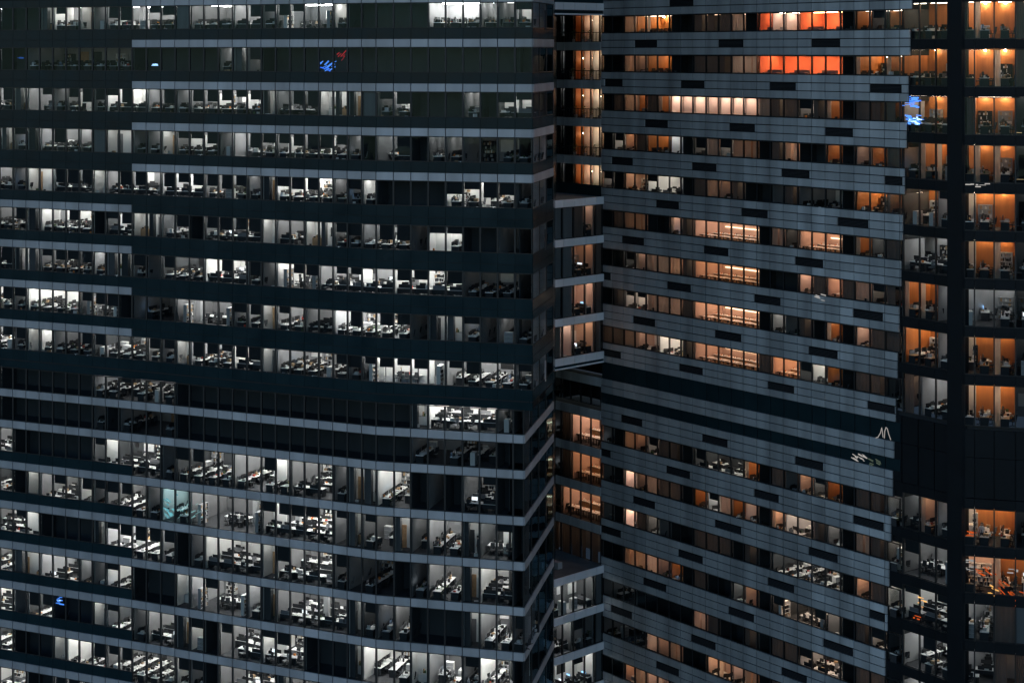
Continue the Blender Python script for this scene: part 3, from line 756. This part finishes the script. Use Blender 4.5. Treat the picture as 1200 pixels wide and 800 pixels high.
cladding(3.61, 6.0, 3, VENTS[-1])
cladding(zt_r(15) - 4.0, zt_r(15) - 1.73, 3, VENTS[15])
zw = zt_r(8) - 1.71
cladding(-32.3, zw - .02, 3, VENTS[8]); cladding(-35.5, -34.0, 2, []); cladding(-38.83, -36.55, 3, VENTS[8.5])
# two dark plant strips
for z0, z1, nm in ((-33.98, -32.32, 'louvre_strip'), (-36.53, -35.52, 'louvre_strip')):
    wall(RT, FR, 0, 22.6, .12, .3, z0 - .03, z1 + .03)
    for i in range(23):
        mb = MB(); t = .03; FR.box(mb, i + t, i + 1 - t, .03, .115, z0, z1, M_SPAN); RT.part(nm, mb, scr(FR, i, z0))
for fc, n in ((FC, 4), (FF, 6)):
    for i in range(n):
        for q, (z0, z1) in enumerate(((-34.0, -31.7), (-37.4, -34.05))):
            mb = MB(); fc.box(mb, i + .03, i + .97, .1, .3, z0, z1, M_SLABF); RT.part('plant_panel', mb, scr(fc, i, z0))
    wall(RT, fc, 0, n, .31, .45, -37.45, -31.4)
wall(RT, PIER, 0, 1, -.35, .6, -CAM_H, 34, M_SLABF, 'pier')
for fc in (FR, FC, FF):
    n = 23 if fc is FR else fc.N
    wall(RT, fc, 0, n, .2 if fc is FR else .35, .6, -CAM_H, zt_r(15) - 4.3, M_SPAN, 'lower_facade'); wall(RT, fc, 0, n, .1 if fc is FR else .35, .6, 6.05, 34, M_SPAN, 'upper_facade')
RT.flush()

# ================================================================== CONNECTING WING (recessed bays between the towers)
CW = Building('connecting_wing', 'narrow recessed wing of stacked balconies and projecting glass bays between two towers', (6, 188))
WX = [600, 625, 648, 653, 662.5, 672.5, 683, 693.5, 704.4]
FW = Face(CR, WX)
WL = Face(CR, [600, 625, 647, 657.5, 668.5, 680.5, 692.5, 704.4])
for r in range(0, 5):
    zt = zt_r(r); zf = zt_r(r + 1) + 1.35
    row(CW, FW, '##o#BBBB', zt + .5, zf + .02, zf, zt + .48, '%s balcony down' % ordw(r + 1), D=4.0, recess=1.1, tower='connecting wing', fw=.07, u_first=2)
    slab(CW, FW, 0, FW.N, .06, 5.2, zt + .49, zt + 1.35)
    panels(CW, 'spandrel_panel', FW, 0, FW.N, zt + .50, zt + 1.36, M_GREY, -.08, .055, .04, 2)
    # balcony railing at the slab edge
    mb = MB(); FW.strip(mb, 3, FW.N, .02, .07, zf + .98, zf + 1.04, M_FRAME)
    CW.part('handrail', mb)
    for i in range(3, 8):
        for q in range(3):
            mb = MB(); u = i + .1 + q * .32; FW.box(mb, u, u + .05 / FW.ln(u), .025, .06, zf + .015, zf + .98, M_FRAME); CW.part('baluster', mb)
zs = zt_r(5) + 1.35
slab(CW, FW, 0, FW.N, .06, 5.2, zs - .86, zs)
wall(CW, FW, 0, FW.N, .0, .05, zs - .85, zs + 1.1, M_SPAN, 'parapet')
# dark core behind the projecting bays
wall(CW, WL, 0, WL.N, 1.2, 1.5, -33.9, zs - .9, M_SLABF, 'core_wall')
# lower wing storeys
for q, (zt, zf, ch) in enumerate(((-34.95, -37.05, '##q....'), (zt_r(9) + .45, zt_r(10) + 1.35, '##qnLLL'), (zt_r(10) + .45, zt_r(11) + 1.35, '##qnLLL'), (zt_r(11) + .45, zt_r(12) + 1.35, '##qLLLL'), (zt_r(12) + .45, zt_r(13) + 1.2, '##nnnnn'))):
    row(CW, WL, ch, zt, zf + .02, zf, zt, '%s storey down' % ordw(q + 1), D=4.5, tower='connecting wing', fw=.07, u_first=2, gmul=1.0 if q < 4 else .5)
    slab(CW, WL, 0, WL.N, .06, 5.2, zt + .005, zt + .9)
    panels(CW, 'spandrel_panel', WL, 0, WL.N, zt + .01, zt + .9, M_GREY, -.09, .055, .04)
wall(CW, WL, 0, WL.N, .06, .5, -CAM_H, zt_r(13) + 1.2, M_SPAN, 'lower_wall')
wall(CW, FW, 0, FW.N, .06, .5, 4.95, 34, M_SPAN, 'upper_facade')
# projecting glass bays, their fronts turned towards the left tower
CB = [(560, 48.3), (648, 46.4), (707.5, 45.08)]
FB = Face(CB, [608, 621, 634.5, 647.5, 660, 673, 686, 698.7, 707.3])
def wedge(z0, z1, m, name):
    f = [FB.pt(k, .12) for k in range(FB.N + 1)]; b = [Vector((FR.P(x).x, FR.P(x).y)) for x in (704.2, 610)]
    pts = f + b; n = len(pts); mb = MB()
    vs = [(p.x, p.y, z0 + CAM_H) for p in pts] + [(p.x, p.y, z1 + CAM_H) for p in pts]
    fs = [tuple(range(n - 1, -1, -1)), tuple(range(n, 2 * n))] + [(i, (i + 1) % n, n + (i + 1) % n, n + i) for i in range(n)]
    mb.add(vs, fs, m); CW.part(name, mb)
def bay_box(levels, chars, top_closed, bottom_closed, nm):
    for q, z in enumerate(levels):
        panels(CW, 'facade_panel', FB, 0, FB.N, z - .76, z, M_BOXP, -.08, .055, .05)
        wall(CW, FB, 0, FB.N, .06, .115, z - .78, z - .02)
        if q < len(chars):
            zb = levels[q + 1]
            row(CW, FB, '...' + chars[q], z - .78, zb + .01, zb - .02, z - .74, '%s floor' % ordw(q + 1), D=2.6, recess=.12, tower=nm, fw=.07, u_first=3, gmul=.75)
        wedge(z - .74, z - .03, M_ROOF if q == 0 and top_closed else M_CEIL, 'bay_roof' if q == 0 and top_closed else 'bay_floor')
bay_box([3.59 - 4.01 * r + 1.35 for r in range(5, 10)], ['ggnWn', 'ggWWn', 'ngWWn', 'PPWWn'], True, True, 'upper glass bay')
bay_box([zt_r(r) + 1.35 for r in range(13, 18)], ['oooog', 'oodqg', 'oooog', 'ooooo'], True, False, 'lower glass bay')
for q, (x, o) in enumerate(((652, 3.0), (664, 5.0), (672, 2.2))):
    mb = MB(); FB.box(mb, FB.u(x), FB.u(x + 5), o, o + 1.1, zt_r(13) + 1.33, zt_r(13) + 2.0, M_GRAYW); CW.part('roof_unit', mb)
z9 = 3.59 - 4.01 * 9 + 1.35
mb = MB(); FB.strip(mb, 0, FB.N, -.1, .12, z9 - 1.16, z9 - 1.02, M_BOXP); CW.part('soffit_trim', mb)
wall(CW, FB, 0, FB.N, .02, .12, z9 - 1.01, z9 - .79, M_SPAN)
z0b = zt_r(0) + 1.35
panels(CW, 'facade_panel', FB, 0, FB.N, z0b - .74, z0b, M_BOXP, -.08, .055, .05); wall(CW, FB, 0, FB.N, .06, .12, z0b - .9, z0b + 20)
wall(CW, FB, 0, FB.N, 0, .055, z0b + .03, z0b + 1.2, M_SPAN)
mb = MB(); FB.strip(mb, 0, FB.N, -.1, .12, z0b - 1.25, z0b - 1.11, M_BOXP); CW.part('soffit_trim', mb)
wall(CW, FB, 0, FB.N, .02, .12, z0b - 1.1, z0b - .91, M_SPAN)
wedge(z0b - 1.2, z0b - .8, M_SLABF, 'bay_floor')
CW.flush()

# ================================================================== furniture out of the registry
for kind, lst in ITEMS.items():
    lst.sort(key=lambda t: -t[0])
    meshes = {}
    for sc, var, loc, rz, label, cat, group in lst[:300]:
        if (kind, var) not in meshes: meshes[(kind, var)] = VAR[(kind, var)].mesh(kind)
        o = link(kind, meshes[(kind, var)]); o.location = loc; o.rotation_euler = (0, 0, rz)
        tag(o, label, cat, group)
    if len(lst) > 300:
        j = MB()
        for sc, var, loc, rz, label, cat, group in lst[300:]: j.merge(VAR[(kind, var)].xform(loc, rz))
        o = link(kind, j.mesh(kind)); tag(o, 'further %s seen small through the other windows of the towers' % (group.split(' ')[0] + ' ' + group.split(' ')[1]), cat, None, 'stuff')
o = link('desk_clutter', CLUT.mesh('desk_clutter')); tag(o, 'papers, boxes and small things scattered over desks and window sills', 'clutter', None, 'stuff')

# ================================================================== added glowing shapes standing in for city reflections
def glint(face, pts, o, m, label, r=.035, cat='reflection stand-in'):  # emissive tubes added where reflected strokes of light fall on the facade
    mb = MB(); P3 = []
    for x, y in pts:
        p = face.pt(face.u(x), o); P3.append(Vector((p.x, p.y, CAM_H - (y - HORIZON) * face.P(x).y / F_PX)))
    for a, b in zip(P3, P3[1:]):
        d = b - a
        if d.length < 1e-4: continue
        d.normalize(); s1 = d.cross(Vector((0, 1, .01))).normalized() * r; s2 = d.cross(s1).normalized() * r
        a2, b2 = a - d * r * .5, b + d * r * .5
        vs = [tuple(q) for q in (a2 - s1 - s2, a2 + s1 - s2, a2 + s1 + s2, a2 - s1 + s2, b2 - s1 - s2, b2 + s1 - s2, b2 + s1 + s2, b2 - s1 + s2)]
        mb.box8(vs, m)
    o_ = link('reflection_stroke', mb.mesh('reflection_stroke')); tag(o_, label, cat, None)
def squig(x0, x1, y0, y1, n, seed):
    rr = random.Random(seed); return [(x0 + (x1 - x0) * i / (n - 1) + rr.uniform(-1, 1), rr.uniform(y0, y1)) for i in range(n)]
BLUE = emit((.03, .16, 1.0), 1.5); WHT = emit((1, .93, .88), .35); RDN = emit((1, .10, .03), 1.3); TLN = emit((.25, .75, .85), .9)  # emission colours of the added reflection shapes
def cluster(face, boxes, o, label, seed, cat='reflection glow stand-in'):  # loose emissive dashes added in place of scattered city reflections
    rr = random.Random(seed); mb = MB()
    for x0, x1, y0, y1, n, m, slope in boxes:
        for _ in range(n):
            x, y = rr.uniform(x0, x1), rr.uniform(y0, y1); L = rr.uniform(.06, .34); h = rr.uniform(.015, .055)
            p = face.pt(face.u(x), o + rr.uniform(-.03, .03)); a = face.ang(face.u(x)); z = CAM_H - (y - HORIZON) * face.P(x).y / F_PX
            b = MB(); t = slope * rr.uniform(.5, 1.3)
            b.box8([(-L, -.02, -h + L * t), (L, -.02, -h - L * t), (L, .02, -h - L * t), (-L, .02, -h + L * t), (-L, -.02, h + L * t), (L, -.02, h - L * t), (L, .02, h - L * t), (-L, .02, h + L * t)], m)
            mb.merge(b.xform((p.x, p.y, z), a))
    o_ = link('reflection_glow', mb.mesh('reflection_glow')); tag(o_, label, cat, None, 'stuff')
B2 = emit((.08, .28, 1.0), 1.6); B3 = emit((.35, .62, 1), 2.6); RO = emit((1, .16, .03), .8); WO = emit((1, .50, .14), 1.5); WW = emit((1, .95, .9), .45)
cluster(FC, [(1057, 1076, 113, 126, 34, B2, 0), (1060, 1076, 114, 120, 5, BLUE, 0), (1061, 1079, 135, 147, 22, B2, .1), (1064, 1077, 137, 146, 14, B3, 0)], .14, 'scattered blue reflected light at the curved glass corner', 3)
cluster(FF, [(1131, 1141, 655, 672, 12, WW, 0)], .2, 'white reflected light beside the dark pier, low in far right bay', 4)
cluster(FF, [(1146, 1166, 664, 674, 9, RO, .6), (1172, 1189, 680, 697, 12, RO, .8), (1158, 1168, 685, 700, 5, WO, .4)], .2, 'slanting red orange reflected streaks in the far right bay', 5)
cluster(FF, [(1130.5, 1142, 622, 629, 6, RO, .2)], .2, 'small red reflected streak above the white reflected light', 6)
cluster(FC, [(1074, 1086, 698, 714, 7, WO, 0), (1068, 1076, 720, 728, 3, RO, 0)], .2, 'small orange reflected lights low in the curved glass corner', 7)
cluster(FF, [(1184, 1198, 690, 712, 6, RO, .3), (1183, 1192, 666, 674, 4, WW, 0)], .2, 'few red and white reflected lights at the right edge', 8)
cluster(FF, [(1132, 1160, 215, 219, 6, WW, 0)], -.12, 'row of small white reflected lights along a far right slab edge', 9)
cluster(FR, [(946, 966, 345, 352, 5, WW, .15)], -.12, 'three small white reflected lights on the slate band', 10)
glint(FR, [(1023, 514), (1029, 512), (1032, 507), (1033.5, 501), (1034.5, 508), (1035, 512)], -.02, WHT, 'white reflected arc on dark plant strip, left stroke', .028)
glint(FR, [(1036.5, 513), (1037, 505), (1038.5, 500.5), (1040, 502), (1041.5, 508), (1044, 515)], -.02, WHT, 'white reflected loop on dark plant strip, right stroke', .03)
cluster(FR, [(1001, 1014, 532, 540, 16, emit((1, .95, .9), .4), .3), (1018, 1030, 537, 545, 8, emit((.6, .8, .6), .12), .3)], -.02, 'white reflected patch low on the second dark plant strip', 14)
cluster(FU, [(374, 390, 73, 84, 16, B2, -.7), (376, 386, 79, 84, 5, BLUE, .2)], .25, 'blue reflected light in a dark second floor window', 15)
cluster(FU, [(392, 404, 60, 70, 7, emit((1, .05, .08), .45), -.8)], .25, 'dim red reflected streak beside the blue reflected light', 16)
cluster(FU, [(178.5, 181.5, 75, 77.5, 4, B3, 0)], .25, 'small blue reflected light in a dark upper window', 17)
cluster(FU, [(18, 26, 66, 69, 4, emit((.05, .2, .8), .4), 0)], .25, 'faint blue reflected light in the dark upper left corner', 18)
cluster(FL, [(65.5, 71, 700, 710, 9, B2, 0), (66, 70, 702, 706, 2, B3, 0)], .25, 'small blue reflected light in dark lower left window', 19)
cluster(FL, [(193, 212, 578, 608, 20, TLN, .5), (205, 240, 586, 608, 16, emit((.55, .95, .95), .7), -.6)], .14, 'teal white reflected light in the lower left office window', 12)

# ================================================================== people
def person_parts(pose, shirt):
    """one continuous skinned body (skeleton + Skin + Subdivision, applied) and its hair"""
    V, E, RAD = [], [], []
    def node(p, r, parent=None):
        V.append(p); RAD.append(r)
        if parent is not None: E.append((parent, len(V) - 1))
        return len(V) - 1
    sit = pose == 'sit'; hz = .50 if sit else .93
    pel = node((0, 0, hz), .14)
    wst = node((0, .01, hz + .18), .125, pel); chs = node((0, .0, hz + .40), .145, wst); nb = node((0, .0, hz + .54), .07, chs)
    nk = node((0, -.02, hz + .61), .052, nb); jaw = node((0, -.04, hz + .67), .072, nk); hd = node((0, -.03, hz + .76), .092, jaw); node((0, -.02, hz + .83), .07, hd)
    node((0, -.125, hz + .735), .018, hd)
    for s in (-1, 1):
        sh = node((s * .18, .0, hz + .50), .062, chs)
        if sit: el = node((s * .24, -.12, hz + .24), .045, sh); wr = node((s * .17, -.36, hz + .24), .03, el)
        else: el = node((s * .25, .03, hz + .22), .045, sh); wr = node((s * .25, -.10, hz + .0), .03, el)
        d = Vector(V[wr]) - Vector(V[el]); d.normalize()
        pm = node(tuple(Vector(V[wr]) + d * .06), .034, wr)
        sd = Vector((1, 0, 0))
        for f, (off, ln) in enumerate(((-.03, .07), (-.01, .085), (.01, .08), (.03, .06))):
            a = Vector(V[pm]) + d * .03 + sd * off; k = node(tuple(a), .0095, pm); node(tuple(a + d * ln * .6), .009, k); node(tuple(a + d * ln + Vector((0, -.015, -.01))), .008, len(V) - 1)
        node(tuple(Vector(V[wr]) + d * .05 + Vector((-s * .055, -.02, 0))), .010, wr)
        hp = node((s * .10, 0, hz - .06), .095, pel)
        if sit: kn = node((s * .12, -.42, hz - .02), .062, hp); an = node((s * .12, -.40, .09), .04, kn)
        else: kn = node((s * .11, -.02 * s, .50), .06, hp); an = node((s * .12, .02, .09), .04, kn)
        node((V[an][0], V[an][1] - .16, .04), .035, an)
    me = bpy.data.meshes.new('tmp'); me.from_pydata(V, E, [])
    ob = bpy.data.objects.new('tmp', me); COL.objects.link(ob)
    ob.modifiers.new('s', 'SKIN'); sub = ob.modifiers.new('u', 'SUBSURF'); sub.levels = sub.render_levels = 1
    for v, r in zip(me.skin_vertices[0].data, RAD): v.radius = (r, r)
    me.skin_vertices[0].data[0].use_root = True
    dg = bpy.context.evaluated_depsgraph_get(); ev = ob.evaluated_get(dg)
    m2 = bpy.data.meshes.new_from_object(ev); m2.name = 'person'
    bpy.data.objects.remove(ob); bpy.data.meshes.remove(me)
    for m in (M_SKIN, shirt, M_TROU, M_BLACK): m2.materials.append(m)
    for p in m2.polygons:
        c = p.center; z = c.z - hz
        if c.z < .075: k = 3
        elif z < .04 and abs(c.x) < .19: k = 2
        elif z > .57: k = 0
        elif sit and c.y < -.35 and abs(z - .24) < .09: k = 0
        elif not sit and abs(c.x) > .2 and z < .02: k = 0
        else: k = 1
        p.material_index = k; p.use_smooth = True
    hb = MB(); n = 8; vs = []
    for ring, (rz_, rr_) in enumerate(((.72, .104), (.79, .108), (.85, .085), (.885, .03))):
        for a in range(n):
            t = 6.2832 * a / n; y = rr_ * math.sin(t)
            zz = rz_ + (.08 if (ring == 0 and math.sin(t) < -.2) else 0)
            vs.append((rr_ * .92 * math.cos(t), y - .015, hz + zz))
    fs = [(r_ * n + a, r_ * n + (a + 1) % n, (r_ + 1) * n + (a + 1) % n, (r_ + 1) * n + a) for r_ in range(3) for a in range(n)] + [tuple(range(3 * n, 4 * n))]
    hb.add(vs, fs, M_HAIR)
    return m2, hb.mesh('hair')
PM = {(p, k): person_parts(p, m) for p in ('sit', 'stand') for k, m in (('white', M_SHIRTW), ('dark', M_SHIRTD))}
chair_me = VAR[('office_chair', 0)].mesh('office_chair')
def person(face, x, o, zf, pose, k, rz, label, seat=None):
    u = face.u(x); p = face.pt(u, o); a = face.ang(u) + rz
    b, h = PM[(pose, k)]
    po = link('person', b); po.location = (p.x, p.y, zf + CAM_H + .003); po.rotation_euler = (0, 0, a); tag(po, label, 'person', 'people in the offices')
    link('hair', h, po)
    if pose == 'sit':
        c = link('office_chair', chair_me); c.location = (p.x, p.y, zf + CAM_H); c.rotation_euler = (0, 0, a + math.pi); tag(c, 'black chair under the ' + seat, 'chair', 'office chairs at the desks')
zU = lambda k: 5.07 - 4.0 * k - 3.25
zL = lambda k: L_ROWS[k][1] + .02
zF = lambda r: zt_r(r + 1) + 1.44
person(FL, 510, .7, zL(3), 'sit', 'dark', 1.2, 'seated person in dark shirt by the white table, left tower corner', 'seated person at left tower corner table')
person(FL, 557, .8, zL(3), 'stand', 'dark', -1.3, 'standing person in dark top beside the bright corner office table')
person(FL, 439, .8, zL(7), 'stand', 'dark', .4, 'standing person in dark top at a lit window near the bottom')
person(FL, 588, .7, zL(4), 'sit', 'dark', -1.0, 'seated person in dark shirt at the rightmost lit office', 'person in the rightmost lit office of left tower')
person(FB, 690, .75, zt_r(5) + 1.35 - 4.01, 'sit', 'dark', .6, 'seated person in dark shirt in the top upper glass bay', 'person in the top upper glass bay')
person(FF, 1150, .8, zF(9), 'stand', 'white', .3, 'standing person in white shirt in warm far right room')
person(FF, 1149, .7, zF(8), 'sit', 'dark', 1.2, 'seated person at left of the orange far right room', 'left seated person in orange far right room')
person(FF, 1166, .9, zF(8), 'sit', 'dark', -1.2, 'seated person at right of the orange far right room', 'right seated person in orange far right room')
person(FF, 1172, .7, zF(5), 'sit', 'dark', 2.4, 'seated person facing a bright screen in far right room', 'person facing the bright screen in far right room')
person(FC, 1084, .9, zF(6), 'sit', 'dark', .5, 'seated person in the curved glass corner, orange wall behind', 'person in the curved glass corner')

# ================================================================== ground
mb = MB(); mb.add([(-1500, -1500, 0), (1500, -1500, 0), (1500, 1500, 0), (-1500, 1500, 0)], [(0, 1, 2, 3)], M_ASPH)
g = link('ground', mb.mesh('ground')); tag(g, 'dark asphalt ground far below the towers', None, None, 'structure')
